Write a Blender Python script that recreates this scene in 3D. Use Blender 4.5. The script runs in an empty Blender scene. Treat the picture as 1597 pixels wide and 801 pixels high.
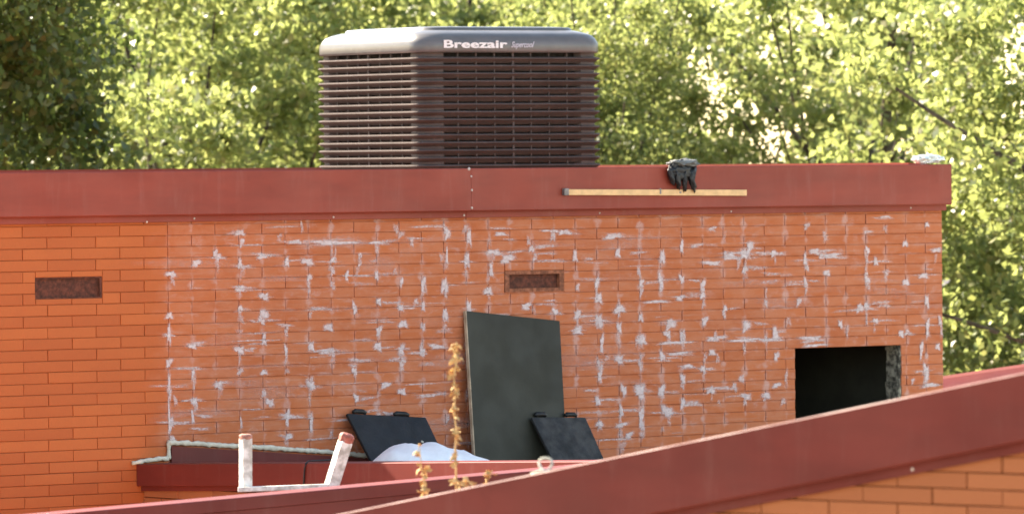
import bpy, bmesh, math, random
import numpy as np
from mathutils import Vector, Matrix
random.seed(11); rng = np.random.default_rng(11)
R = math.radians
scene = bpy.context.scene
C = scene.collection

# ------------------------------------------------------------------ camera
F = 10000.0                       # focal length in photo pixels (photo 1597 x 801)
PITCH = math.atan(143.5/F); ROLL = 0.0084
cd = bpy.data.cameras.new('camera'); cam = bpy.data.objects.new('camera', cd); C.objects.link(cam)
fw = Vector((0, math.cos(PITCH), -math.sin(PITCH))); up0 = Vector((0, math.sin(PITCH), math.cos(PITCH))); rt0 = Vector((1, 0, 0))
RT = rt0*math.cos(ROLL) - up0*math.sin(ROLL); UP = up0*math.cos(ROLL) + rt0*math.sin(ROLL)
cam.matrix_world = Matrix((RT, UP, -fw)).transposed().to_4x4()
cd.sensor_width = 36; cd.lens = F/1597*36; cd.clip_start = 0.5; cd.clip_end = 6000
cd.dof.use_dof = True; cd.dof.focus_distance = 31.5; cd.dof.aperture_fstop = 5.2
scene.camera = cam
scene.cycles.transparent_max_bounces = 48

# ------------------------------------------------------------------ light
SUN = Vector((-0.604, 0.553, 0.574)).normalized()
w = bpy.data.worlds.new('World'); scene.world = w; w.use_nodes = True
nt = w.node_tree; nt.nodes.clear()
sky = nt.nodes.new('ShaderNodeTexSky'); sky.sky_type = 'NISHITA'; sky.sun_disc = False
sky.sun_elevation = math.asin(SUN.z); sky.sun_rotation = math.atan2(SUN.x, SUN.y); sky.air_density = 1.0; sky.dust_density = 0.6; sky.ozone_density = 0.8
bg = nt.nodes.new('ShaderNodeBackground'); bg.inputs[1].default_value = 0.10
out = nt.nodes.new('ShaderNodeOutputWorld'); nt.links.new(sky.outputs[0], bg.inputs[0]); nt.links.new(bg.outputs[0], out.inputs[0])
sl = bpy.data.lights.new('sun', 'SUN'); sl.energy = 4.2; sl.angle = R(0.6); sl.color = (1, 0.96, 0.90)
so = bpy.data.objects.new('sun', sl); C.objects.link(so); so.rotation_euler = SUN.to_track_quat('Z', 'Y').to_euler(); so.location = SUN*60
scene.view_settings.view_transform = 'Standard'; scene.view_settings.look = 'None'
scene.view_settings.exposure = 2.5
scene.view_settings.use_white_balance = True; scene.view_settings.white_balance_temperature = 7700; scene.view_settings.white_balance_tint = 10; scene.view_settings.gamma = 1

# ------------------------------------------------------------------ geometry of sight
def ray(px, py): return (fw*F + RT*(px-798.5) + UP*(400.5-py))
def at(px, py, Y):
    r = ray(px, py); return r*(Y/r.y)
def hit(px, py, o, n):
    r = ray(px, py); return r*(o.dot(n)/r.dot(n))
class Frame:                       # a vertical plane: u along it, n out of it towards the viewer
    def __init__(s, o, ang):
        s.o = Vector((o.x, o.y, 0)); s.ang = ang
        s.u = Vector((math.cos(ang), math.sin(ang), 0)); s.n = Vector((math.sin(ang), -math.cos(ang), 0))
    def uz(s, px, py, d=0.0):
        p = hit(px, py, s.o + s.n*d, s.n); return (p-s.o).dot(s.u), p.z
    def p(s, u, z, d=0.0): return s.o + s.u*u + s.n*d + Vector((0, 0, z))
TH = R(38.5)
W = Frame(Vector((0, 34.4, 0)), TH)                    # main brick wall
PW = None

# ------------------------------------------------------------------ object helpers
def link(o): C.objects.link(o); return o
def thing(name, label, cat, loc, group=None):
    o = link(bpy.data.objects.new(name, None)); o.location = loc; o.empty_display_size = .1
    o['label'] = label; o['category'] = cat
    if group: o['group'] = group
    return o
def tag(o, label, cat, group=None):
    o['label'] = label; o['category'] = cat
    if group: o['group'] = group
    return o
def origin(root):
    v = Vector((0, 0, 0))
    while root: v += root.location; root = root.parent
    return v
def build(name, verts, faces, mat, parent=None, smooth=False, loc=None):
    me = bpy.data.meshes.new(name)
    off = origin(parent) if parent else (Vector(loc) if loc is not None else Vector((0, 0, 0)))
    me.from_pydata([tuple(Vector(v)-off) for v in verts], [], faces)
    bm = bmesh.new(); bm.from_mesh(me); bmesh.ops.recalc_face_normals(bm, faces=bm.faces); bm.to_mesh(me); bm.free()
    if smooth:
        for p in me.polygons: p.use_smooth = True
    o = link(bpy.data.objects.new(name, me))
    if mat: me.materials.append(mat)
    if parent: o.parent = parent
    elif loc is not None: o.location = loc
    return o
class G:                             # gathers verts and faces for one mesh
    def __init__(s): s.v = []; s.f = []
    def add(s, v, f):
        k = len(s.v); s.v += [Vector(a) for a in v]; s.f += [tuple(i+k for i in q) for q in f]
    def hexa(s, p): s.add(p, [(0,1,2,3), (7,6,5,4), (0,4,5,1), (1,5,6,2), (2,6,7,3), (3,7,4,0)])
    def prism(s, poly, vec):
        n = len(poly); vec = Vector(vec)
        s.add(list(poly)+[Vector(p)+vec for p in poly], [tuple(range(n)), tuple(range(2*n-1, n-1, -1))]+[(i, (i+1) % n, n+(i+1) % n, n+i) for i in range(n)])
    def box(s, c, ax, ay, az):       # centre and half axes
        c = Vector(c); s.hexa([c+a*ax+b*ay+d*az for a, b, d in ((-1,-1,-1),(1,-1,-1),(1,1,-1),(-1,1,-1),(-1,-1,1),(1,-1,1),(1,1,1),(-1,1,1))])
    def tube(s, pts, rad, n=6, cap=True):
        pts = [Vector(p) for p in pts]; k0 = len(s.v); m = len(pts)
        ref = Vector((0.13, 0.2, 1)) if abs((pts[-1]-pts[0]).normalized().z) < .9 else Vector((1, 0.1, 0.1))
        for i, p in enumerate(pts):
            t = (pts[min(i+1, m-1)]-pts[max(i-1, 0)]).normalized()
            a = t.cross(ref).normalized(); b = t.cross(a)
            r = rad[i] if isinstance(rad, (list, tuple)) else rad
            for j in range(n):
                s.v.append(p + a*r*math.cos(2*math.pi*j/n) + b*r*math.sin(2*math.pi*j/n))
        for i in range(m-1):
            for j in range(n):
                s.f.append((k0+i*n+j, k0+i*n+(j+1) % n, k0+(i+1)*n+(j+1) % n, k0+(i+1)*n+j))
        if cap:
            s.f.append(tuple(k0+j for j in range(n))); s.f.append(tuple(k0+(m-1)*n+j for j in range(n-1, -1, -1)))
    def sweep(s, prof, fr, u0, z0, u1, z1):   # profile [(d, z)] carried along a frame from (u0,z0) to (u1,z1)
        a = [fr.p(u0, z0+z, d) for d, z in prof]; b = [fr.p(u1, z1+z, d) for d, z in prof]; n = len(prof)
        s.add(a+b, [tuple(range(n)), tuple(range(2*n-1, n-1, -1))]+[(i, (i+1) % n, n+(i+1) % n, n+i) for i in range(n)])
    def make(s, name, mat, parent=None, smooth=False, loc=None): return build(name, s.v, s.f, mat, parent, smooth, loc)
def bevel(o, wd, seg=2):
    bm = bmesh.new(); bm.from_mesh(o.data)
    bmesh.ops.bevel(bm, geom=[e for e in bm.edges if len(e.link_faces) == 2 and e.calc_face_angle(0) > .5], offset=wd, segments=seg, affect='EDGES', profile=.6, clamp_overlap=True)
    bm.to_mesh(o.data); bm.free(); return o

# ------------------------------------------------------------------ materials
class N:
    def __init__(s, name):
        s.m = bpy.data.materials.new(name); s.m.use_nodes = True; s.t = s.m.node_tree; s.t.nodes.clear()
        s.o = s.t.nodes.new('ShaderNodeOutputMaterial')
    def n(s, kind, **kw):
        nd = s.t.nodes.new(kind)
        for k, v in kw.items(): setattr(nd, k, v)
        return nd
    def setin(s, nd, i, v):
        if v is None: return
        if isinstance(v, bpy.types.NodeSocket): s.t.links.new(v, nd.inputs[i])
        else:
            if isinstance(v, tuple) and len(v) == 3 and nd.inputs[i].type == 'RGBA': v = (*v, 1)
            nd.inputs[i].default_value = v
    def math(s, op, a, b=None, c=None, clamp=False):
        nd = s.n('ShaderNodeMath', operation=op, use_clamp=clamp)
        for i, v in enumerate((a, b, c)): s.setin(nd, i, v)
        return nd.outputs[0]
    def mix(s, f, a, b, mode='MIX'):
        nd = s.n('ShaderNodeMix', data_type='RGBA', blend_type=mode)
        s.setin(nd, 0, f); s.setin(nd, 6, a); s.setin(nd, 7, b); return nd.outputs[2]
    def noise(s, vec, scale, detail=3, rough=.5, dist=0):
        nd = s.n('ShaderNodeTexNoise'); s.setin(nd, 'Vector', vec); s.setin(nd, 'Scale', scale); s.setin(nd, 'Detail', detail)
        s.setin(nd, 'Roughness', rough); s.setin(nd, 'Distortion', dist); return nd.outputs['Fac']
    def mr(s, v, a, b, c=0., d=1.):
        nd = s.n('ShaderNodeMapRange', interpolation_type='SMOOTHSTEP')
        for i, x in enumerate((v, a, b, c, d)): s.setin(nd, i, x)
        return nd.outputs[0]
    def vmap(s, vec, sc=(1, 1, 1), loc=(0, 0, 0)):
        nd = s.n('ShaderNodeMapping'); s.setin(nd, 0, vec); nd.inputs['Scale'].default_value = sc; nd.inputs['Location'].default_value = loc; return nd.outputs[0]
    def pos(s): return s.n('ShaderNodeNewGeometry').outputs['Position']
    def objrand(s): return s.n('ShaderNodeObjectInfo').outputs['Random']
    def island(s): return s.n('ShaderNodeNewGeometry').outputs['Random Per Island']
    def bsdf(s, col, rough=.6, spec=.5, metal=0., bump=None, bs=.3, bd=.01, coat=0.):
        b = s.n('ShaderNodeBsdfPrincipled'); s.setin(b, 'Base Color', col); s.setin(b, 'Roughness', rough); s.setin(b, 'Metallic', metal)
        s.setin(b, 'Specular IOR Level', spec)
        if coat: s.setin(b, 'Coat Weight', coat); s.setin(b, 'Coat Roughness', .15)
        if bump is not None:
            bp = s.n('ShaderNodeBump'); s.setin(bp, 'Height', bump); s.setin(bp, 'Strength', bs); s.setin(bp, 'Distance', bd)
            s.t.links.new(bp.outputs[0], b.inputs['Normal'])
        s.t.links.new(b.outputs[0], s.o.inputs[0]); return b

def plain(name, col, rough=.6, var=.12, scale=8, spec=.4, bs=.15, metal=0., col2=None):
    m = N(name); p = m.pos(); f = m.noise(p, scale, 4, .6)
    c2 = col2 or tuple(c*(1-var*2.2) for c in col)
    c = m.mix(m.mr(f, .35, .68), c2, tuple(min(1, c*(1+var)) for c in col))
    m.bsdf(c, m.mr(m.noise(p, scale*1.7, 3), .3, .7, rough-.08, rough+.08), spec, metal, m.noise(p, scale*9, 3), bs, .004); return m.m

def brick_mat(name, frame, base, light, dark, salt, u_start=None, rowz=0, ch=.057, half=.15, u_off=0., slim=.5):
    m = N(name)
    p = m.pos()
    dot = m.n('ShaderNodeVectorMath', operation='DOT_PRODUCT'); m.setin(dot, 0, p); dot.inputs[1].default_value = frame.u
    u = m.math('SUBTRACT', dot.outputs['Value'], frame.o.dot(frame.u))
    sep = m.n('ShaderNodeSeparateXYZ'); m.setin(sep, 0, p); z = sep.outputs[2]
    cmb = m.n('ShaderNodeCombineXYZ'); m.setin(cmb, 0, u); m.setin(cmb, 1, z); uv = cmb.outputs[0]
    rnd = m.math('FRACT', m.math('ADD', m.objrand(), m.math('MULTIPLY', m.island(), 7.31)))
    col = m.mix(m.mr(rnd, 0., 1.), dark, light)
    col = m.mix(.35, col, base)
    patch = m.noise(uv, 2.3, 3, .6)
    col = m.mix(m.mr(patch, .35, .7, 0, .35), col, dark)
    grain = m.noise(m.vmap(uv, (260, 30, 1)), 1, 2, .5)
    col = m.mix(m.mr(grain, .4, .75, 0, .16), col, tuple(c*.55 for c in base))
    rough = .72
    if salt:
        warp = m.n('ShaderNodeTexNoise'); m.setin(warp, 'Vector', uv); warp.inputs['Scale'].default_value = 17; warp.inputs['Detail'].default_value = 3
        wv = m.n('ShaderNodeVectorMath', operation='MULTIPLY_ADD'); m.setin(wv, 0, warp.outputs['Color']); wv.inputs[1].default_value = (.045, .03, 0); m.setin(wv, 2, uv)
        wsep = m.n('ShaderNodeSeparateXYZ'); m.setin(wsep, 0, wv.outputs[0]); wu = m.math('SUBTRACT', wsep.outputs[0], .0225); wz = m.math('SUBTRACT', wsep.outputs[1], .015)
        reg = m.mr(m.math('ADD', u, m.mr(m.noise(uv, 9, 2), .3, .7, -.05, .05)), u_start-.12, u_start+.06)
        # distance to the nearest upright joint of the half bond
        fr = m.math('FRACT', m.math('ADD', m.math('DIVIDE', m.math('SUBTRACT', wu, u_start), half), 100.5))
        dj = m.math('MULTIPLY', m.math('ABSOLUTE', m.math('SUBTRACT', fr, .5)), half)
        cellj = m.noise(m.vmap(uv, (1/half*.9, 11, 1)), 1, 2, .6)
        wid = m.mr(cellj, .40, .76, .000, .036)
        drip = m.mr(m.math('SUBTRACT', wid, dj), -.008, .022)
        # bed joint smears
        fz = m.math('FRACT', m.math('ADD', m.math('DIVIDE', m.math('SUBTRACT', wz, rowz), ch), 100.5))
        dz = m.math('MULTIPLY', m.math('ABSOLUTE', m.math('SUBTRACT', fz, .5)), ch)
        cellb = m.noise(m.vmap(uv, (5, 16, 1), (3, 1, 0)), 1, 3, .6)
        wid2 = m.mr(cellb, .48, .76, .0, .018)
        smear = m.mr(m.math('SUBTRACT', wid2, dz), -.004, .014)
        blot = m.mr(m.noise(m.vmap(wv.outputs[0], (9, 15, 1), (7, 3, 0)), 1, 5, .7), .54, .74, 0, .7)
        brk = m.noise(uv, 90, 3, .7)
        den = m.mr(m.noise(m.vmap(uv, (1.1, 2.2, 1), (1.7, .3, 0)), 1, 2), .3, .62, .45, 1.)
        s = m.math('MULTIPLY', m.math('MAXIMUM', m.math('MAXIMUM', drip, m.math('MULTIPLY', smear, .7)), blot), m.mr(brk, .28, .6, .3, 1.))
        s = m.math('MULTIPLY', m.math('MULTIPLY', s, den), m.math('MULTIPLY', reg, .52))
        film = m.math('MULTIPLY', m.mr(m.noise(m.vmap(wv.outputs[0], (5, 13, 1)), 1, 5, .7), .34, .68, 0.12, .75), reg)
        col = m.mix(film, col, (.49, .170, .085))
        streak = m.mr(m.noise(m.vmap(uv, (3, 60, 1)), 1, 4, .7), .50, .75, 0, .34)
        col = m.mix(m.math('MULTIPLY', streak, reg), col, (.45, .27, .20))
        col = m.mix(s, col, (.56, .43, .41))
    m.bsdf(col, rough, .25, 0, m.math('ADD', m.math('MULTIPLY', grain, .5), m.noise(uv, 120, 3, .6)), .35, .002)
    return m.m

def painted_metal(name, col, wear=.1, spec=.3):
    m = N(name); p = m.pos()
    f = m.noise(m.vmap(p, (1.2, 1.2, 5)), 1.5, 4, .6)
    c = m.mix(m.mr(f, .3, .75), tuple(c*.86 for c in col), tuple(c*1.1 for c in col))
    dust = m.noise(m.vmap(p, (14, 14, 2)), 1, 5, .7)
    c = m.mix(m.mr(dust, .5, .8, 0, wear), c, (.42, .27, .23))
    smudge = m.mr(m.noise(p, 6, 4, .65), .62, .75, 0, .35)
    c = m.mix(smudge, c, tuple(c*.7 for c in col))
    m.bsdf(c, m.mr(m.noise(p, 3, 3), .3, .7, .48, .62), spec, 0, m.noise(m.vmap(p, (1, 1, .6)), 2.2, 2), .12, .02); return m.m

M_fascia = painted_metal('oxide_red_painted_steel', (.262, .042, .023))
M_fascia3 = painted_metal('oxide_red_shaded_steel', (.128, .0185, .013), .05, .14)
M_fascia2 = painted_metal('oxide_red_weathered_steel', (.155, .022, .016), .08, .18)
M_flash = painted_metal('dark_red_flashing', (.125, .016, .012))
M_mortar = plain('grey_mortar', (.60, .53, .42), .9, .07, 30, .1, .25)
M_wallcore = plain('red_brown_joint', (.17, .042, .018), .9, .2, 30, .1, .3)
M_roof = plain('dull_red_roof_sheet', (.20, .07, .055), .6, .15, 3, .3)
M_concrete = plain('pale_ground', (.40, .37, .31), .9, .2, .6, .1, .3)
M_screw = plain('pale_screw_head', (.55, .42, .36), .35, .1, 30, .5)
M_vent = plain('weathered_brown_vent', (.13, .040, .024), .8, .2, 40, .2, .4, col2=(.070, .026, .017))
M_ventframe = plain('dusty_red_vent_frame', (.30, .105, .055), .8, .2, 40, .2, .5)
M_void = plain('dark_void_lining', (.060, .058, .044), .95, .12, 2.5, .1, .2)  # plain dark colour over the inside of the opening
M_jamb = plain('cracked_grey_jamb', (.26, .24, .18), .95, .5, 26, .1, 1., col2=(.05, .045, .035))
M_panel = plain('black_green_board', (.024, .022, .013), .62, .08, 3, .35, .2)
M_paneledge = plain('pale_board_edge', (.40, .30, .21), .8, .15, 12, .2)
M_black = plain('black_scuffed_plastic', (.013, .012, .0115), .5, .1, 9, .35, .5, col2=(.006, .006, .006))
M_black2 = plain('grey_scuffed_plastic', (.046, .042, .038), .6, .1, 11, .25, .5, col2=(.018, .017, .016))
M_white = plain('flaking_white_paint', (.74, .71, .64), .6, .06, 22, .3, .5, col2=(.40, .37, .31))
M_redcap = plain('faded_red_cap', (.42, .13, .09), .6, .2, 40, .3, .5)
M_browncap = plain('worn_brown_cap', (.40, .20, .15), .8, .15, 40, .2, .5)
M_sack = plain('white_woven_sack', (.82, .79, .77), .8, .03, 9, .2, .5)
M_wood = plain('bare_pale_timber', (.76, .46, .22), .7, .06, 22, .3, .3)
M_steel = plain('dull_steel', (.20, .17, .16), .45, .15, 30, .5, .2, .4)
M_straw = plain('dry_straw_bloom', (.62, .40, .17), .8, .18, 40, .2, .4)
M_rope = plain('off_white_rope', (.62, .58, .48), .85, .15, 60, .1, .8)
M_cable = plain('black_cable', (.015, .015, .016), .5, .1, 20)
M_glove = plain('black_rubber_glove', (.014, .014, .015), .42, .15, 30, .5, .6)
M_cuff = plain('sunlit_grey_cuff', (.17, .17, .16), .7, .12, 30, .3, .5)  # sunlight on the black glove's top, put into a paler colour
M_letter = plain('white_lettering', (.70, .66, .64), .5, .02, 20)
M_letter2 = plain('silver_lettering', (.52, .49, .53), .5, .02, 20)

def cooler_mat(name, col, rough, spec=.5):
    m = N(name); p = m.pos(); f = m.noise(m.vmap(p, (3, 3, 8)), 2, 4, .6)
    c = m.mix(m.mr(f, .3, .7), tuple(c*.85 for c in col), tuple(c*1.12 for c in col))
    d = m.noise(p, 26, 4, .7); c = m.mix(m.mr(d, .55, .8, 0, .25), c, (.25, .19, .17))
    m.bsdf(c, rough, spec, 0, d, .08, .003); return m.m
M_cool = cooler_mat('grey_brown_plastic', (.078, .057, .051), .6, .15)
M_lid = cooler_mat('grey_lid_plastic', (.100, .092, .088), .34)
M_core = plain('dark_filter_core', (.038, .029, .026), .9, .2, 20, .1)

# ------------------------------------------------------------------ ground
g = G(); g.add([(-3000, -200, -5), (3000, -200, -5), (3000, 5500, -5), (-3000, 5500, -5)], [(0, 1, 2, 3)])
o = g.make('ground', M_concrete); o['kind'] = 'structure'

# ------------------------------------------------------------------ main building
MB = thing('brick_building', 'flat-roofed orange brick building with a wide oxide-red metal fascia and a black square opening', 'building', W.p(1.0, -5.0, -2.0))
u263, _ = W.uz(263, 560); uR, zt = W.uz(1469, 330); uL = W.uz(-260, 560)[0]
ch = 0.0570; L = 0.30; HB = L/2
z353 = W.uz(36, 353.3)[1]
rowtop = z353                      # top of the first full course on the left
uo0, zo1 = W.uz(1240, 547); uo1, _z = W.uz(1405, 545); zo0 = W.uz(1240, 660)[1]
v1 = (*W.uz(55, 433), *W.uz(160, 464)); v2 = (*W.uz(787, 422.5), *W.uz(879, 453.5))
ZB = -3.3
def snap(z): return rowtop - round((rowtop-z)/ch)*ch
zo1 = snap(zo1)
# wall core with a real hole: strips around opening and the two vent recesses
core = G()
def slab(u0, u1, z0, z1, d0=-.0045, d1=-.11):
    if u1-u0 < 1e-4 or z1-z0 < 1e-4: return
    core.hexa([W.p(u0, z0, d0), W.p(u1, z0, d0), W.p(u1, z0, d1), W.p(u0, z0, d1), W.p(u0, z1, d0), W.p(u1, z1, d0), W.p(u1, z1, d1), W.p(u0, z1, d1)])
ZT = W.uz(600, 262)[1] - .03
holes = sorted([(v1[0], v1[2], v1[3], v1[1]), (v2[0], v2[2], v2[3], v2[1]), (uo0, uo1, zo0, zo1)])
cu = uL
for (a, b, z0, z1) in holes:
    slab(cu, a, -5.0, ZT); slab(a, b, -5.0, z0); slab(a, b, z1, ZT); cu = b
slab(cu, uR, -5.0, ZT)
M_brick = brick_mat('orange_brick', W, (.465, .113, .031), (.50, .128, .036), (.40, .092, .027), True, u263, rowtop, ch, HB)
wall = core.make('wall', None, MB)
M_joint = brick_mat('smeared_joint', W, (.36, .085, .026), (.38, .09, .028), (.32, .075, .024), True, u263, rowtop, ch, HB); wall.data.materials.append(M_joint)
def brick_mesh(l, h, dep, mat, jit=0):
    g = G(); b = .0018; x = l/2-.0019; z = h/2-.0017
    s = Vector((1, 0, 0))
    f0 = [(-x, 0, -z), (x, 0, -z), (x, 0, z), (-x, 0, z)]; f1 = [(-x+b, -b, -z+b), (x-b, -b, -z+b), (x-b, -b, z-b), (-x+b, -b, z-b)]
    r = [(-x, dep, -z), (x, dep, -z), (x, dep, z), (-x, dep, z)]
    g.add(f1+f0+r, [(0, 1, 2, 3)]+[(i, 4+i, 4+(i+1) % 4, (i+1) % 4) for i in range(4)]+[(4+i, 8+i, 8+(i+1) % 4, 4+(i+1) % 4) for i in range(4)])
    me = bpy.data.meshes.new('brick'); me.from_pydata([tuple(v) for v in g.v], [], [q[::-1] for q in g.f])
    bm = bmesh.new(); bm.from_mesh(me); bmesh.ops.recalc_face_normals(bm, faces=bm.faces)
    if any(f.normal.y > .9 for f in bm.faces): bmesh.ops.reverse_faces(bm, faces=bm.faces)
    bm.to_mesh(me); bm.free(); me.materials.append(mat); return me
def lay_bricks(frame, cells, mat, parent, tag_name, limit=300):
    """cells: (u0,u1,z0,z1,score). Largest visible as single objects, the rest as one mesh."""
    cells = sorted(cells, key=lambda c: -c[4]); cache = {}
    off = origin(parent); rest = G()
    for i, (u0, u1, z0, z1, sc) in enumerate(cells):
        l = round(u1-u0, 3); h = round(z1-z0, 4)
        d = random.uniform(-.0018, .0018); jz = random.uniform(-.0009, .0009); ju = random.uniform(-.0012, .0012); tl = random.uniform(-.006, .006)
        if i < limit and sc > 0:
            if (l, h) not in cache: cache[(l, h)] = brick_mesh(l, h, .02, mat)
            o = link(bpy.data.objects.new('brick', cache[(l, h)])); o.parent = parent
            o.location = frame.p((u0+u1)/2+ju, (z0+z1)/2+jz, d) - off; o.rotation_euler = (0, tl*.5, frame.ang+tl*.4)
        else:
            me = brick_mesh(l, h, .02, mat); M = Matrix.Translation(frame.p((u0+u1)/2+ju, (z0+z1)/2+jz, d)) @ Matrix.Rotation(frame.ang, 4, 'Z')
            rest.add([M @ v.co for v in me.vertices], [tuple(p.vertices) for p in me.polygons]); bpy.data.meshes.remove(me)
    if rest.v:
        o = rest.make('brickwork', mat, parent); o['kind'] = 'stuff'; return o
def proj(p):
    c = Vector(p); d = c.dot(fw); return 798.5+F*c.dot(RT)/d, 400.5-F*c.dot(UP)/d
def by(x): return 763-.2063*(x-700)                      # top line of the near raking parapet in the photo
def ay(x): return 799-.0889*(x-75)
def visible_main(u, z):
    x, y = proj(W.p(u, z))
    if x < -20 or x > 1490 or y < 340 or y > 800: return False
    if y > by(x)+4 or y > ay(x)+4: return False
    if x > 215 and y > 722: return y > 764 and x < 520
    if x > 265 and y > 690 + .068*(x-265): return False
    if 745 < x < 865 and y > 510: return False
    return True
cells = []
nrow = int((rowtop+ch-ZB)/ch)
for r in range(-1, nrow):
    z1 = rowtop - r*ch; z0 = z1-ch
    if z1 > ZT+.0: z1 = min(z1, ZT)
    odd = (r % 2 != 0)
    segs = []
    # left of the control joint: whole bricks, ending in a half on alternate rows
    k = 0 if r % 2 == 0 else 1
    e = u263; st = HB if (r % 2 == 1) else L
    # photo: first full row has joints at 36, 114, 190 -> last piece to the joint is a whole brick less nothing
    while e > uL:
        segs.append((max(e-st, uL), e)); e -= st; st = L
    e = u263; st = HB if (r % 2 == 1) else L
    while e < uR-.001:
        segs.append((e, min(e+st, uR))); e += st; st = L
    for (a, b) in segs:
        parts = [(a, b)]; vz = []
        for (h0, h1, hz0, hz1) in holes:
            if hz1 > z0+.004 and hz0 < z1-.004:
                for (ca, cb) in ((z0, hz0), (hz1, z1)):
                    if cb-ca > .008 and h0 > a-L and h0 < b and h1 > a: vz.append((max(a, h0), min(b, h1), ca, cb))
                nn = []
                for (a2, b2) in parts:
                    if b2 <= h0 or a2 >= h1: nn.append((a2, b2)); continue
                    if a2 < h0: nn.append((a2, h0))
                    if b2 > h1: nn.append((h1, b2))
                parts = nn
        for (a2, b2, c2, d2) in vz:
            if b2-a2 > .02: cells.append((a2, b2, c2, d2, 0))
        for (a2, b2) in parts:
            if b2-a2 < .02: continue
            vis = visible_main((a2+b2)/2, (z0+z1)/2)
            cells.append((a2, b2, z0, z1, (b2-a2)*(z1-z0)/ (34+.6*(a2))**2 if vis else 0))
lay_bricks(W, cells, M_brick, wall, 'brick')
# other sides of the building, roof and its fascia returns
DEP = 5.2
sg = G()
def back(p, d): return p - W.n*d
sg.prism([W.p(uR-.11, -5, -.115), W.p(uR, -5, -.115), W.p(uR, -5, -DEP), W.p(uR-.11, -5, -DEP)], (0, 0, ZT+5))
sg.prism([W.p(uL, -5, -.115), W.p(uL+.11, -5, -.115), W.p(uL+.11, -5, -DEP), W.p(uL, -5, -DEP)], (0, 0, ZT+5))
sg.prism([W.p(uL+.11, -5, -DEP+.11), W.p(uR-.11, -5, -DEP+.11), W.p(uR-.11, -5, -DEP), W.p(uL+.11, -5, -DEP)], (0, 0, ZT+5))
ms = N('orange_side_brick'); sp_ = ms.n('ShaderNodeSeparateXYZ'); ms.setin(sp_, 0, ms.pos()); cb_ = ms.n('ShaderNodeCombineXYZ')
ms.setin(cb_, 0, ms.math('ADD', ms.math('MULTIPLY', sp_.outputs[0], 1.17), ms.math('MULTIPLY', sp_.outputs[1], -.93))); ms.setin(cb_, 1, sp_.outputs[2])
bt_ = ms.n('ShaderNodeTexBrick'); ms.setin(bt_, 'Vector', cb_.outputs[0]); ms.setin(bt_, 'Color1', (.46, .12, .035)); ms.setin(bt_, 'Color2', (.37, .088, .028)); ms.setin(bt_, 'Mortar', (.2, .05, .018))
ms.setin(bt_, 'Scale', 1.); ms.setin(bt_, 'Mortar Size', .003); ms.setin(bt_, 'Brick Width', .3); ms.setin(bt_, 'Row Height', ch); ms.bsdf(bt_.outputs[0], .8, .2, 0, bt_.outputs[1], -.4, .004); M_side = ms.m
sg.make('side_wall', M_side, MB)
rg = G(); rz = ZT-.42; rg.prism([W.p(uL+.11, rz, -.115), W.p(uR-.11, rz, -.115), W.p(uR-.11, rz, -DEP+.11), W.p(uL+.11, rz, -DEP+.11)], (0, 0, -.08))
rg.make('roof_deck', M_roof, MB)
# fascia: measured edges of the metal capping
D1 = .075
uJ, zJt = W.uz(735, 262.6, D1); uFL, zLt = W.uz(0, 268.7, D1); uFR, zRt = W.uz(1483.5, 255.8, D1)
zb_ = [W.uz(0, 338.3, D1)[1], W.uz(735, 331.2, D1)[1], W.uz(1483, 319, D1)[1]]
zl_ = [W.uz(0, 349.2, .03)[1], W.uz(735, 340.4, .03)[1], W.uz(1468, 327.5, .03)[1]]
ztop = (zLt+zJt+zRt)/3; zbot = sum(zb_)/3; zlip = sum(zl_)/3
print('fascia z', zLt, zJt, zRt, zb_, zl_)
def lin(u, za, ua, zb, ub): return za+(zb-za)*(u-ua)/(ub-ua)
H = ztop-zbot; HL = ztop-zlip
def fascia_prof(H, HL, back=-.16, dx=D1):
    return [(dx-.004, -.001), (dx, -.006), (dx, -H+.006), (dx-.006, -H), (.034, -H+.004), (.030, -H-.002), (.030, -HL), (.012, -HL-.001), (.012, -.10), (back, -.10), (back, -.004), (back+.02, -.003)]
uX = W.uz(-260, 300, D1)[0]
zt_at = lambda u: lin(u, zLt, uFL, zRt, uFR)
fa = G(); fa.sweep(fascia_prof(H, HL), W, uX, zt_at(uX), uJ-.002, zt_at(uJ)); f1 = fa.make('fascia', M_fascia, MB)
f1['label'] = 'left length of oxide red metal fascia'
fb = G(); pr = [(d+(.0016 if d > .02 else 0), z) for d, z in fascia_prof(H, HL)]
fb.sweep(pr, W, uJ-.002+.0005, zt_at(uJ), uFR, zt_at(uFR)); f2 = fb.make('fascia', M_fascia, MB)
f2['label'] = 'right length of oxide red metal fascia'
fc = G()   # return along the right side and the back
SW = Frame(W.p(uR, 0, 0), TH+math.pi/2)
fc.sweep([(.075, -.001), (.075, -H), (.03, -H), (.03, -HL), (.0015, -HL), (.0015, -.1), (-.10, -.1), (-.10, .010)], SW, .17, zt_at(uFR), DEP, zt_at(uFR)); fc.make('fascia_return', M_fascia, MB)
bw = Frame(W.p(uL, 0, -DEP), TH+math.pi)
fd = G(); fd.sweep([(.075, -.001), (.075, -H), (.0015, -H), (.0015, -.1), (-.1, -.1), (-.1, .01)], bw, -(uR-uL)+.002, zt_at(uFR), 0, zt_at(uFR)); fd.make('fascia_return', M_fascia, MB)
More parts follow.
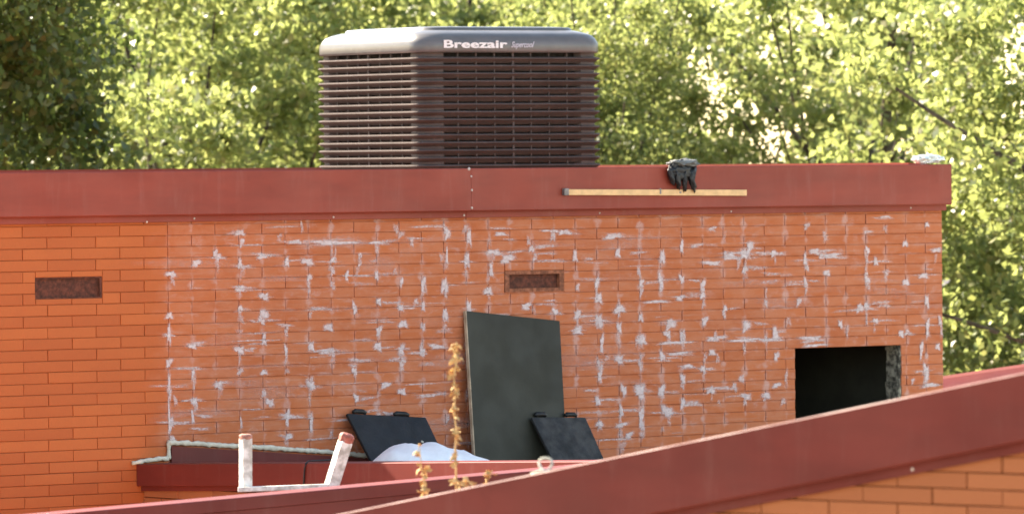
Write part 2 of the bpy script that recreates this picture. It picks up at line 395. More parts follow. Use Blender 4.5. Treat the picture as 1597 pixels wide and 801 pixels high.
# rivets and screws
def dome(g, c, n, r, h):
    n = n.normalized(); a = n.cross(Vector((0, 0, 1))).normalized(); b = n.cross(a); k = 8
    v = [c+(a*math.cos(t)+b*math.sin(t))*r for t in [2*math.pi*i/k for i in range(k)]]+[c+n*h*.8+(a*math.cos(t)+b*math.sin(t))*r*.6 for t in [2*math.pi*i/k for i in range(k)]]
    g.add(v, [tuple(range(k, 2*k))]+[(i, (i+1) % k, k+(i+1) % k, k+i) for i in range(k)])
for (x, y, r) in ((731.5, 263.2, .010), (735, 275, .0065), (736, 296.5, .0075), (736, 324, .0075), (731.5, 335.5, .007)):
    u, z = W.uz(x, y, D1+.001); g = G()
    if y < 264: z = zt_at(u)-.004
    dome(g, W.p(u, z, D1+.001 if y < 330 else .0322), W.n, r, .005); g.make('rivet', M_screw, f2)
for (x, y) in ((229, 346), (303, 340.5), (520, 338.5), (935, 332), (1140, 329.5), (1420, 324)):
    u, z = W.uz(x, y, .03); g = G(); dome(g, W.p(u, z, .0305), W.n, .0065, .005); g.make('screw', M_screw, f1 if x < 735 else f2)
# opening lining
og = G(); di = -.11; dd = -1.4
e = .35
og.add([W.p(uo0-.02, zo0-.3, di), W.p(uo1+.10, zo0-.3, di), W.p(uo1+.10, zo1+.10, di), W.p(uo0-.02, zo1+.1, di)] + [W.p(uo0-.5, zo0-.3, dd), W.p(uo1+.10, zo0-.3, dd), W.p(uo1+.10, zo1+.1, dd), W.p(uo0-.5, zo1+.1, dd)],
       [(4, 5, 6, 7), (0, 1, 5, 4), (1, 2, 6, 5), (2, 3, 7, 6), (3, 0, 4, 7)])
og.make('void_lining', M_void, MB)
jg = G()   # broken mortar jamb on the right side of the opening, lumps of it
nz = 14
for i in range(nz):
    za = zo0+(zo1-zo0)*i/nz; zb2 = zo0+(zo1-zo0)*(i+1)/nz
    t0 = random.uniform(.002, .014); t1 = random.uniform(.004, .022)
    jg.hexa([W.p(uo1-t0, za, -.004-random.random()*.01), W.p(uo1+.003, za, -.003), W.p(uo1+.003, za, -.113), W.p(uo1-t1, za, -.11),
             W.p(uo1-t0, zb2, -.004-random.random()*.01), W.p(uo1+.003, zb2, -.003), W.p(uo1+.003, zb2, -.113), W.p(uo1-t1, zb2, -.11)])
jg.make('rough_jamb', M_jamb, MB)
# vents
def vent(v, framed):
    u0, z1, u1, z0 = v
    dv = -.0195; g = G(); g.hexa([W.p(u0, z0, dv), W.p(u1, z0, dv), W.p(u1, z0, -.06), W.p(u0, z0, -.06), W.p(u0, z1, dv), W.p(u1, z1, dv), W.p(u1, z1, -.06), W.p(u0, z1, -.06)])
    vo = g.make('air_vent', M_vent, MB)
    t = .014 if not framed else .030
    fg = G()
    dF = .004 if framed else -.004
    tt = .007 if not framed else .020
    for (a, b, c, d) in ((u0, u1, z1-tt, z1), (u0, u1, z0, z0+tt), (u0, u0+t, z0+tt, z1-tt), (u1-t, u1, z0+tt, z1-tt)):
        fg.hexa([W.p(a, c, dF), W.p(b, c, dF), W.p(b, c, -.021), W.p(a, c, -.021), W.p(a, d, dF), W.p(b, d, dF), W.p(b, d, -.021), W.p(a, d, -.021)])
    fo = fg.make('vent_frame', M_ventframe if framed else M_vent, vo)
vent(v1, False); vent(v2, True)
# salt deposits: thin crusts on the brick face, at the places the photograph shows them
M = N('salt_crust'); p_ = M.pos()
att = M.n('ShaderNodeVertexColor', layer_name='core')
sepc = M.n('ShaderNodeSeparateColor'); M.setin(sepc, 0, att.outputs[0])
al = M.math('MULTIPLY', sepc.outputs[0], M.math('ADD', 1.0, M.math('MULTIPLY', M.math('SUBTRACT', M.noise(M.vmap(p_, (1, 1, 1.6)), 55, 5, .75), .5), 2.6)))
al = M.math('MULTIPLY', M.mr(al, .10, 1.1), .80)
bs_ = M.n('ShaderNodeBsdfPrincipled'); M.setin(bs_, 'Base Color', M.mix(M.noise(p_, 40, 3), (.58, .43, .39), (.80, .72, .72))); M.setin(bs_, 'Roughness', .9)
tr = M.n('ShaderNodeBsdfTransparent'); mx = M.n('ShaderNodeMixShader'); M.setin(mx, 0, al)
M.t.links.new(tr.outputs[0], mx.inputs[1]); M.t.links.new(bs_.outputs[0], mx.inputs[2]); M.t.links.new(mx.outputs[0], M.o.inputs[0])
M_salt = M.m
dep = [(520,378,70,5),(460,377,12,7),(585,378,14,4),(447,408,5,16),(474,408,12,10),(483,432,5,10),(512,406,7,9),(305,410,13,9),(266,427,14,8),(340,400,6,9),(338,395,6,9),(361,363,9,9),(376,378,4,12),
 (413,400,9,7),(374,450,9,10),(374,480,6,8),(412,462,11,11),(413,490,10,16),(412,500,7,10),(375,412,7,10),(267,492,9,10),(267,565,9,12),(301,583,5,13),(378,545,12,11),(411,530,8,12),(411,580,8,8),
 (420,627,13,11),(445,545,4,12),(485,540,6,14),(508,547,18,7),(512,510,10,12),(450,650,5,20),(484,660,5,18),(448,680,9,10),(483,600,9,12),(303,625,6,12),(304,650,5,15),(266,660,5,18),
 (268,683,10,5),(659,443,5,20),(660,478,5,10),(625,480,6,10),(628,505,9,12),(627,545,9,12),(650,550,10,8),(680,540,22,6),(595,540,8,14),(590,515,7,12),(560,578,7,10),(600,600,13,9),(558,620,8,10),(630,610,9,10),
 (697,365,6,16),(731,370,6,26),(696,400,5,18),(727,405,7,24),(696,445,8,22),(731,480,5,22),(770,393,16,9),(790,403,16,12),(765,422,7,14),(765,453,10,12),(690,490,5,18),(836,388,6,10),(820,477,14,8),(870,485,8,8),
 (880,362,13,8),(895,400,8,12),(955,368,22,9),(930,440,7,14),(933,465,8,16),(898,490,8,12),(900,515,14,9),(935,500,9,20),(938,535,7,22),(966,482,11,12),(970,510,7,16),(1003,495,7,12),(1000,530,16,10),(1025,470,26,5),(1060,464,12,7),
 (1038,440,8,22),(1040,400,7,22),(1072,435,7,11),(1070,385,5,14),(1045,505,14,16),(1040,520,8,10),(1072,525,8,12),(1105,445,8,14),(1107,500,9,12),(1115,527,26,6),(1160,530,50,4),(1050,534,38,4),(1055,551,30,4),(1040,555,8,10),
 (1110,550,12,6),(1200,530,40,3),(1110,410,22,7),(1138,400,24,8),(1150,396,8,16),(1168,385,7,18),(1170,420,10,10),(1205,395,6,12),(1142,480,6,10),(1175,508,9,16),(1208,520,9,14),(1210,555,8,12),(1228,580,18,8),(1150,618,12,10),(1190,616,11,10),
 (935,585,7,16),(937,625,9,10),(970,560,9,14),(972,608,10,16),(972,640,8,14),(968,662,16,6),(980,678,13,8),(945,660,10,8),(1003,610,11,24),(1005,650,7,28),(1040,640,16,14),(1040,608,9,14),(1070,590,6,14),(1073,628,6,16),(1072,570,10,6),(1105,575,7,12),(1108,608,11,12),
 (1243,405,6,14),(1243,440,8,10),(1270,392,10,10),(1295,398,30,5),(1280,400,10,6),(1340,390,7,10),(1365,408,9,9),(1340,480,7,14),(1365,500,6,8),(1245,470,6,12),(1265,527,26,7),(1270,538,30,4),(1310,505,6,12),(1365,475,7,10),(1365,435,8,9),(1300,425,7,10),
 (1440,430,12,9),(1430,470,6,20),(1440,510,6,26),(1436,545,6,26),(1441,580,7,24),(1412,440,8,10),(1405,520,8,12),(1410,560,12,8),(1460,390,12,8),(1465,440,10,9),(1405,380,8,10),(1380,338,14,4),(1445,350,6,8),(1465,500,6,10),(1462,540,5,12),
 (263,520,3,30),(263,600,3,40),(263,650,3,40),(300,540,9,7),(340,600,7,12),(1450,600,18,7),(1230,545,12,8),(1210,600,14,7),(780,365,20,4),(860,360,22,4),(950,395,8,10),(1010,440,7,10),(1080,460,6,12),(600,470,6,12),(560,480,6,14),(540,430,5,12),(590,430,5,14),(560,400,5,10),(625,440,5,12)]
vs = []; fs = []; cols = []
dep = [(*q, 1.) for q in dep]
for q in list(dep):
    x, y, w_, h_, c_ = q
    if random.random() < .6: dep.append((x+random.uniform(-4, 14), y+random.uniform(-4, 4), random.uniform(16, 40), random.uniform(2.5, 7), random.uniform(.45, .72)))
    if random.random() < .45: dep.append((x+random.uniform(-3, 3), y+random.uniform(6, 14), random.uniform(4, 7), random.uniform(12, 24), random.uniform(.45, .7)))
for k in range(60):
    x = random.uniform(300, 1440); y = random.uniform(352, 680)
    if y < by(x)-18 and (x > 700 or y < 670): dep.append((x, y, random.uniform(50, 130), random.uniform(6, 22), random.uniform(.22, .36)))
for k in range(230):
    x = random.uniform(268, 1462); y = random.uniform(352, 700)
    if y > by(x)-4 or (x < 700 and y > 685) or (1225 < x < 1420 and y > 530): continue
    if random.random() < .5: dep.append((x, y, random.uniform(12, 44), random.uniform(2, 6), random.uniform(.4, .72)))
    else: dep.append((x, y, random.uniform(4, 9), random.uniform(8, 18), random.uniform(.45, .8)))
def on_brick(x, y):
    for (a, b, c, d) in ((40, 175, 425, 472), (778, 888, 416, 459), (1230, 1412, 538, 700)):
        if a < x < b and c < y < d: return False
    return True
for (x, y, w_, h_, cs_) in [q for q in dep if on_brick(q[0]-q[2]/2, q[1]) and on_brick(q[0]+q[2]/2, q[1])]:
    uc, zc = W.uz(x, y); su = w_/2/(10000/34.5*.80); sz = h_/2/290.0
    if w_ < h_*1.3 and w_ < 14 and random.random() < .6: uc = u263 + round((uc-u263)/HB)*HB + random.uniform(-.006, .012)
    n = 22; ph = random.random()*9
    if w_ < 16: su *= random.uniform(.75, 1.15)
    k0 = len(vs); ring1 = []; ring2 = []
    lay = .0048+.0012*random.random(); vs.append(W.p(uc, zc, lay)); cols.append(cs_)
    for rr, cc in ((.7, .95), (1.2, .42), (1.9, 0.)):
        for i in range(n):
            t = 2*math.pi*i/n
            q = 1+.28*math.sin(2*t+ph)+.2*math.sin(3*t+ph*2.1)+.12*math.sin(5*t+ph*1.3)
            sgn = abs(math.cos(t))**.7*math.copysign(1, math.cos(t)); sgs = abs(math.sin(t))**.7*math.copysign(1, math.sin(t))
            vs.append(W.p(uc+su*rr*q*sgn, zc+sz*rr*q*sgs, lay)); cols.append(cc*cs_)
    for i in range(n):
        j = (i+1) % n
        fs.append((k0, k0+1+i, k0+1+j)); fs.append((k0+1+i, k0+1+n+i, k0+1+n+j, k0+1+j)); fs.append((k0+1+n+i, k0+1+2*n+i, k0+1+2*n+j, k0+1+n+j))
so_ = build('salt_crust', vs, fs, M_salt, MB); so_['kind'] = 'stuff'
ca = so_.data.color_attributes.new('core', 'FLOAT_COLOR', 'POINT')
for i, c in enumerate(cols): ca.data[i].color = (c, c, c, 1)
# flashing of the lower roof on this wall, with its mortar line
fl = G()
ua, za = W.uz(268, 695, .02); ub, zb3 = W.uz(575, 714, .02); uc_ = ub + 4.0; zc_ = zb3 + (zb3-za)/(ub-ua)*4.0
fl.add([W.p(ua, za, .018), W.p(ua, za-.18, .018), W.p(uc_, zc_-.18, .018), W.p(uc_, zc_, .018), W.p(ua, za, .006), W.p(ua, za-.18, .006), W.p(uc_, zc_-.18, .006), W.p(uc_, zc_, .006)],
       [(0, 1, 2, 3), (4, 7, 6, 5), (0, 3, 7, 4), (0, 4, 5, 1), (3, 2, 6, 7), (1, 5, 6, 2)])
fl.make('wall_flashing', M_flash, MB)
mg = G()
def bead(pts, r):
    for i, _ in enumerate(pts): pass
    dense = []
    for (a, b) in zip(pts[:-1], pts[1:]):
        n = max(2, int(((b[0]-a[0])**2+(b[1]-a[1])**2)**.5/4))
        for k in range(n): dense.append((a[0]+(b[0]-a[0])*k/n, a[1]+(b[1]-a[1])*k/n))
    dense.append(pts[-1])
    P3 = []; rr = []
    for (x, y) in dense:
        u, z = W.uz(x, y+random.uniform(-.8, .8), .018); P3.append(W.p(u, z, .016)); rr.append(r*random.uniform(.75, 1.25))
    mg.tube(P3, rr, 7)
bead([(207, 722), (225, 718), (240, 716), (262, 714)], .012)
bead([(263.5, 716), (263.5, 700), (264, 690)], .011)
bead([(263, 690), (285, 690), (330, 693), (385, 696), (440, 699), (500, 703), (560, 709), (620, 713), (700, 718)], .0135)
mg.make('mortar_line', M_mortar, MB, True)

# ------------------------------------------------------------------ low parapet, square to the main wall
p0 = W.p(*W.uz(212, 724))
PF = Frame(p0, TH-math.pi/2)
LA = thing('low_parapet', 'low oxide-red metal capped parapet running out from the foot of the stained brick wall', 'parapet', Vector((p0.x, p0.y, -5)))
u1p, z1p = PF.uz(212, 723.5); u2p, z2p = PF.uz(860, 719.5)
sl_ = (z2p-z1p)/(u2p-u1p)
ue = 6.0; us = .005
hp = .112
pc = G(); pc.sweep([(0, -.002), (0, -hp+.004), (-.004, -hp), (-.028, -hp), (-.028, -hp-.026), (-.045, -hp-.026), (-.045, -.06), (-.19, -.06), (-.21, -.16), (-.213, -.16), (-.213, .002), (-.004, .0008)], PF, us, z1p+sl_*us, ue, z1p+sl_*ue)
pcap = pc.make('metal_capping', M_fascia2, LA)
g = G(); g.sweep([(-.058, -.05), (-.058, -3.3), (-.18, -3.3), (-.18, -.05)], PF, us, z1p+sl_*us-.03, ue, z1p+sl_*ue-.03); pcw = g.make('wall', M_wallcore, LA)
M_brickp = brick_mat('orange_brick_low', PF, (.33, .092, .034), (.37, .105, .038), (.26, .07, .028), False)
cells = []
for r in range(14):
    zt_ = z1p-hp-.0 - r*ch + .0; k = 0; u = us - (L/2 if r % 2 else 0)
    while u < ue:
        a, b = max(u, us), min(u+L, ue)
        if b-a > .02:
            x, y = proj(PF.p((a+b)/2, zt_-ch/2)); cells.append((a, b, zt_-ch, zt_, 1. if y < ay(x)+6 and x < 470 else 0.))
        u += L
PF2 = Frame(PF.p(0, 0, -.046), PF.ang); 
lay_bricks(PF2, cells, M_brickp, pcw, 'brick')
# cable over the capping
g = G(); pts = []
for (x, y) in ((473.5, 756), (474, 745), (475, 730), (477, 722)):
    uu, zz = PF.uz(x, y, .008); pts.append(PF.p(uu, zz, .008))
uu, zz = PF.uz(479, 719, -.02); pts.append(PF.p(uu, pts[-1].z+.010, -.03)); pts.append(PF.p(uu+.02, pts[-1].z+.002, -.16)); pts.append(PF.p(uu+.03, pts[-1].z-.10, -.235))
g.tube(pts, .0042, 6); tag(g.make('cable', M_cable, None, True, pts[0]), 'thin black cable hanging over the low parapet between the two white posts', 'cable')
# low roof between parapet and main wall: falls to the right as the flashing does
rgn = G()
fz = (zb3-za)/(ub-ua)
def roofz(u): return za-.115+fz*(u-ua)
us_ = [ua-.02, ub, ub+2.2, uR]
vv = []
for u in us_:
    vv.append(W.p(u, roofz(u), .005)); vv.append(W.p(u, roofz(u), 6.2))
rgn.add(vv+[v-Vector((0, 0, .05)) for v in vv], [(0, 1, 3, 2), (2, 3, 5, 4), (4, 5, 7, 6), (8, 10, 11, 9), (10, 12, 13, 11), (12, 14, 15, 13), (0, 8, 9, 1), (6, 7, 15, 14)])
lr = rgn.make('roof_sheet', M_roof, None, False, W.p(ua, roofz(ua), 1)); tag(lr, 'low red roof sheeting at the foot of the stained wall, hidden behind the low parapet', 'roof')

# ------------------------------------------------------------------ middle capping (runs down to the lower left)
AF = Frame(at(450, 766, 27.0), TH)
ua0, za0 = AF.uz(75, 803); ua1, za1 = AF.uz(840, 733.5); sA = (za1-za0)/(ua1-ua0)
AR = thing('metal_upstand', 'slim oxide-red metal capped upstand sloping across the bottom behind the near parapet', 'parapet', Vector((AF.o.x, AF.o.y, -5)))
def za_(u): return za0+sA*(u-ua0)
uA0 = ua0-1.6; uA1 = ua1+1.6
g = G(); g.sweep([(0, -.003), (0, -.050), (-.010, -.054), (-.010, -.34), (-.05, -.34), (-.16, -.12), (-.16, .001), (-.004, .0016)], AF, uA0, za_(uA0), uA1, za_(uA1)); g.make('metal_capping', M_fascia2, AR)
g = G(); g.sweep([(-.03, -.345), (-.03, -3.6), (-.14, -3.6), (-.14, -.345)], AF, uA0, za_(uA0), uA1, za_(uA1)); g.make('wall', M_side, AR)
g = G(); g.sweep([(-.163, -.075), (-.163, -.13), (-1.55, -.26), (-1.55, -.20)], AF, uA0, za_(uA0), uA1, za_(uA1)); g.make('roof_sheet', M_roof, AR)
uu, zz = AF.uz(75, 802); g = G(); g.tube([AF.p(uu, zz-.012, .002), AF.p(uu, zz+.006, -.003)], [.010, .004], 8); g.make('capping_clip', M_screw, AR)

# ------------------------------------------------------------------ near raking parapet with brickwork
BF = Frame(at(1350, 760, 21.3), -R(42))
ub0, zb0 = BF.uz(530, 800); ub1, zb1 = BF.uz(1597, 580); sB = (zb1-zb0)/(ub1-ub0)
NR = thing('raking_parapet', 'near orange brick gable parapet under a broad raking oxide-red metal fascia', 'parapet', Vector((BF.o.x, BF.o.y, -5)))
def zB(u): return zb0+sB*(u-ub0)
ubb, zbb = BF.uz(1350, 735.5); HB1 = zB(ubb)-zbb
ubb2, zbb2 = BF.uz(1350, 752.5, -.03); HB2 = zB(ubb2)-zbb2
print('near fascia', HB1, HB2, 'heights', BF.uz(1100, 782), zB(BF.uz(1100, 782)[0])-BF.uz(1100, 782)[1], zB(BF.uz(1597, 689)[0])-BF.uz(1597, 689)[1])
uB0 = ub0-1.2; uB1 = ub1+1.2
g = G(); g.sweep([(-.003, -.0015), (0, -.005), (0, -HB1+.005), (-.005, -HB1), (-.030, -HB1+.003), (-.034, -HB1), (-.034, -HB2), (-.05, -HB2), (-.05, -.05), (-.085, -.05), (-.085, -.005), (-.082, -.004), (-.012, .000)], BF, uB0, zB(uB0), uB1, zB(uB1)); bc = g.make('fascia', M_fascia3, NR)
g = G(); cw = [BF.p(uB0, -4.5, -.066), BF.p(uB1, -4.5, -.066), BF.p(uB1, zB(uB1)-.06, -.066), BF.p(uB0, zB(uB0)-.06, -.066)]
g.prism(cw, -BF.n*.05); nw = g.make('wall', M_wallcore, NR)
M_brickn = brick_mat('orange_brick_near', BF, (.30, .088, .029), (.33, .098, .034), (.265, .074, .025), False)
# joints measured on the photograph
uj, zj = BF.uz(1100+1315/3.2133, 560+565/3.2133, -.055)       # an upright joint of the row whose top is here
chn = (BF.uz(1500, 560+655/3.2133, -.055)[1]-BF.uz(1500, 560+738/3.2133, -.055)[1]) ; chn = max(.05, min(.062, chn))
Ln = abs(BF.uz(1100+1315/3.2133, 745, -.055)[0]-BF.uz(1100+965/3.2133, 745, -.055)[0]); Ln = max(.27, min(.34, Ln)); print('near brick', chn, Ln, 'row', zj)
cells = []
for r in range(-8, 14):
    zt_ = zj - r*chn; u = uj - 14*Ln + (0 if r % 2 == 0 else Ln/2)
    while u < uB1:
        a, b = max(u, uB0), min(u+Ln, uB1)
        if b-a > .03 and zt_ < zB(a)-.09:
            x, y = proj(BF.p((a+b)/2, zt_)); fy = by(x)+105
            x2, y2 = proj(BF.p(b, zt_))
            cells.append((a, b, zt_-chn, zt_, 1. if (y < 801 and proj(BF.p(b, zt_-chn))[1] > by(x2)+120 and 900 < x and proj(BF.p(a, zt_))[0] < 1600) else 0.))
        u += Ln
BF2 = Frame(BF.p(0, 0, -.052), BF.ang)
lay_bricks(BF2, cells, M_brickn, nw, 'brick')
for (x, y) in ((1423, 731), (1190, 775)):
    u, z = BF.uz(x, y, -.034)
    if x > 1200: g = G(); dome(g, BF.p(u, z, -.0335), BF.n, .0062, .004); g.make('screw', M_screw, bc)
# roof behind it
g = G(); g.sweep([(-.15, -.14), (-.15, -.19), (-2.2, -.5), (-2.2, -.45)], BF, uB0, zB(uB0), uB1, zB(uB1)); g.make('roof_sheet', M_roof, NR)

# ------------------------------------------------------------------ far fascia past the corner, right
FF = Frame(at(1540, 585, 39.0), R(10))
uf0, zf0 = FF.uz(1455, 592.5); uf1, zf1 = FF.uz(1597, 571.5); sF = (zf1-zf0)/(uf1-uf0)
FR = thing('far_parapet', 'narrow red metal fascia strip below the trees, just past the right building corner', 'parapet', Vector((FF.o.x, FF.o.y, -5)))
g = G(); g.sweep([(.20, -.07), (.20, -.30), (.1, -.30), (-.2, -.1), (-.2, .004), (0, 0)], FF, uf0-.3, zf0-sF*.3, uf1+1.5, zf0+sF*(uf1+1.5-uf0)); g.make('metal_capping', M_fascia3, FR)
g = G(); g.sweep([(-.04, -.255), (-.04, -3.6), (-.16, -3.6), (-.16, -.255)], FF, uf0+.12, zf0+sF*.12, uf1+1.5, zf0+sF*(uf1+1.5-uf0)); g.make('wall', M_side, FR)

# ------------------------------------------------------------------ evaporative cooler
cy = 36.3
ph = R(31)
cf = Vector((math.cos(ph), math.sin(ph), 0)); cs = Vector((-math.sin(ph), math.cos(ph), 0))   # along the front, and back along the left side
kc = at(657, 170, cy); kc.z = 0                       # near corner (square)
A_ = (928-657)/10000*cy
wf = .0
# solve widths so that silhouettes land at 500 and 928
def solve(dirv, px):
    t = (px-798.5)/F
    return (t*kc.y-kc.x)/(dirv.x-t*dirv.y)
wF = solve(cf, 949); wS = solve(cs, 488)
print('cooler', wF, wS)
zc1 = at(657, 82, cy).z; zc0 = W.p(0, 0).z - .33; zlt = at(700, 41.5, cy+.3).z
EC = thing('evaporative_cooler', 'large grey-brown louvred evaporative air cooler standing on the flat roof behind the fascia', 'air cooler', kc+cf*wF/2+cs*wS/2+Vector((0, 0, rz)))
ctr = kc+cf*wF/2+cs*wS/2
def rring(z, inset, rad, nseg=8, ctrv=None):
    pts = []; hx = wF/2-inset; hy = wS/2-inset; rad = max(.002, rad)
    for (sx, sy, a0) in ((-1, -1, 180), (1, -1, 270), (1, 1, 0), (-1, 1, 90)):
        for k in range(nseg+1):
            a = R(a0+90*k/nseg)
            x = sx*(hx-rad)+rad*math.cos(a); y = sy*(hy-rad)+rad*math.sin(a)
            pts.append(ctr+cf*x+cs*y+Vector((0, 0, z)))
    return pts
def loft(rings, cap0=True, cap1=True):
    g = G(); n = len(rings[0])
    for r in rings: g.v += r
    for i in range(len(rings)-1):
        for j in range(n): g.f.append((i*n+j, i*n+(j+1) % n, (i+1)*n+(j+1) % n, (i+1)*n+j))
    if cap0: g.f.append(tuple(range(n-1, -1, -1)))
    if cap1: k = (len(rings)-1)*n; g.f.append(tuple(range(k, k+n)))
    return g
hl = zlt-zc1
ins0 = .010
lid = loft([rring(zc1+.004, .03, .12), rring(zc1, .004, .13), rring(zc1+.012, ins0-.012, .14), rring(zc1+hl*.36, ins0-.012, .14), rring(zc1+hl*.52, ins0-.002, .14), rring(zc1+hl*.66, .022, .14), rring(zc1+hl*.76, .050, .14),
            rring(zc1+hl*.83, .085, .13), rring(zc1+hl*.85, .10, .12), rring(zc1+hl*.80, .104, .12), rring(zc1+hl*.80, .112, .12), rring(zc1+hl*.93, .116, .12), rring(zc1+hl*.97, .125, .12), rring(zc1+hl, .17, .12), rring(zc1+hl*1.01, .30, .1)])
lo = lid.make('lid', M_lid, EC, True)
bm = bmesh.new(); bm.from_mesh(lo.data); bmesh.ops.recalc_face_normals(bm, faces=bm.faces); bm.to_mesh(lo.data); bm.free()
# thin seam beside the corner of the lid
g = G(); c1 = kc+cf*.07
def louvre(z1, h):
    # one louvre ring: a lip that stands out, then a face sloping back in under it
    return loft([rring(z1+.003, .034, .09), rring(z1-.0005, .008, .10), rring(z1-.003, .001, .11), rring(z1-.008, .000, .11), rring(z1-.012, .005, .11), rring(z1-.015, .011, .10), rring(z1-h*.80, .036, .09)], False, False)
pitch = 12.0/10000*(cy)
zt_ = zc1-.002
core_g = loft([rring(zc0-.15, .075, .06), rring(zc1+.01, .075, .06)]); core_g.make('filter_core', M_core, EC)
NL = 17
for i in range(NL):
    z1 = zt_-i*pitch - pitch*.55
    lv = louvre(z1, pitch)
    lo_ = lv.make('louvre', M_cool, EC)
# corner posts fill the slots at the corners, thin ribs cross them on the faces
def post(cx, cy_, hx, hy, name='corner_post'):
    g = G(); g.box(ctr+cf*cx+cs*cy_+Vector((0, 0, (zc0-.1+zc1)/2)), cf*hx, cs*hy, Vector((0, 0, (zc1-zc0+.1)/2)))
    return g
def curved_post(sx, sy, ext):
    pts_o = []; rad = .10; ins = .026; hx = wF/2-ins; hy = wS/2-ins
    a0 = {(-1, -1): 180, (1, -1): 270, (1, 1): 0, (-1, 1): 90}[(sx, sy)]
    seq = [(a0+90*k/8) for k in range(9)]
    o = [Vector((sx*(hx-rad)+rad*math.cos(R(a)), sy*(hy-rad)+rad*math.sin(R(a)), 0)) for a in seq]
    d0 = Vector((-math.cos(R(a0+90)), -math.sin(R(a0+90)), 0)); d1 = Vector((-math.cos(R(a0)), -math.sin(R(a0)), 0))
    o = [o[0]+d0*ext] + o + [o[-1]+d1*ext]
    inn = [p*(1-.045/p.length) for p in o]
    poly = [ctr+cf*p.x+cs*p.y+Vector((0, 0, zc0-.12)) for p in o+inn[::-1]]
    g = G(); g.prism(poly, (0, 0, zc1-zc0+.12)); return g
for sx, sy in ((-1, -1), (1, -1), (1, 1), (-1, 1)):
    c_ = curved_post(sx, sy, .035).make('corner_post', M_cool, EC)
for side in range(4):
    Lw = wF if side % 2 == 0 else wS; span = Lw-.27
    n = 8
    for k in range(1, n):
        t = -span/2+span*k/n; hw = .0035 if k != n//2 else .006; dp = .029 if k != n//2 else .024
        g = G()
        if side == 0: c0 = (t, -wS/2+dp); a, b = hw, .006
        elif side == 2: c0 = (t, wS/2-dp); a, b = hw, .006
        elif side == 1: c0 = (wF/2-dp, t); a, b = .006, hw
        else: c0 = (-wF/2+dp, t); a, b = .006, hw
        post(*c0, a, b).make('louvre_rib', M_cool, EC)
g = G(); g.box(ctr+Vector((0, 0, (rz+zc0)/2-.02)), cf*(wF/2-.15), cs*(wS/2-.15), Vector((0, 0, abs(zc0-rz)/2))); g.make('base_frame', M_core, EC)
# lettering on the lid
def text(body, px0, px1, py_base, cap_px, mat, name, shear=0., offs=0.):
    cu_ = bpy.data.curves.new(name, 'FONT'); cu_.body = body; cu_.size = 1; cu_.extrude = .01; cu_.offset = offs; cu_.shear = shear; cu_.resolution_u = 3
    to = bpy.data.objects.new('tmp', cu_); C.objects.link(to); dg = bpy.context.evaluated_depsgraph_get(); dg.update()
    me = bpy.data.meshes.new_from_object(to.evaluated_get(dg)); bpy.data.objects.remove(to)
    xs = [v.co.x for v in me.vertices]; x0, x1 = min(xs), max(xs); ys = [v.co.y for v in me.vertices]; caph = max(ys) if 'p' not in body else max(ys)
    pl = kc - cs*(-ins0+.012) - cs*.002
    nrm = -cs
    P0 = hit(px0, py_base, pl, nrm); P1 = hit(px1, py_base, pl, nrm)
    wd = (P1-P0).dot(cf); hh = cap_px/F*cy
    off = origin(EC)
    for v in me.vertices:
        x, y, z = v.co
        q = P0 + cf*((x-x0)/(x1-x0)*wd) + Vector((0, 0, y/caph*hh)) + nrm*(.001+(z+.01)*.12)
        v.co = q-off
    me.materials.clear(); me.materials.append(mat)
    o = link(bpy.data.objects.new(name, me)); o.parent = EC; return o
text('Breezair', 692, 791, 74.5, 12, M_letter, 'lettering', 0, .028)
text('Supercool', 797, 833, 74.0, 9, M_letter2, 'lettering', .45, .01)

# ------------------------------------------------------------------ things on the fascia
# timber straight edge
ul, zl0 = W.uz(880, 299.5, D1+.012); ur, zr0 = W.uz(1163, 300.5, D1+.012)
BT = thing('timber_batten', 'pale timber batten with a dark metal end fixed flat along the red fascia', 'batten', W.p(ul, zl0, D1+.012))
g = G(); hb = .0165
uu1 = ul+.022
g.hexa([W.p(uu1, zl0-hb, D1+.022), W.p(ur, zr0-hb, D1+.022), W.p(ur, zr0-hb, D1+.003), W.p(uu1, zl0-hb, D1+.003), W.p(uu1, zl0+hb*.9, D1+.022), W.p(ur, zr0+hb, D1+.022), W.p(ur, zr0+hb, D1+.003), W.p(uu1, zl0+hb*.9, D1+.003)])
bevel(g.make('strip', M_wood, BT), .002)
g = G(); g.box(W.p(ul+.008, zl0+.001, D1+.014), W.u*.016, W.n*.011, Vector((0, 0, .019))); bevel(g.make('metal_end', M_steel, BT), .003)
uu2 = W.uz(1026, 300, D1)[0]; g = G(); g.box(W.p(uu2, zl0-.0005, D1+.0225), W.u*.005, W.n*.0012, Vector((0, 0, .0155))); g.make('clip', M_steel, BT)
uu2 = W.uz(1057, 304, D1)[0]; g = G(); g.box(W.p(uu2, zl0-.009, D1+.0228), W.u*.006, W.n*.001, Vector((0, 0, .005))); g.make('clip', M_steel, BT)

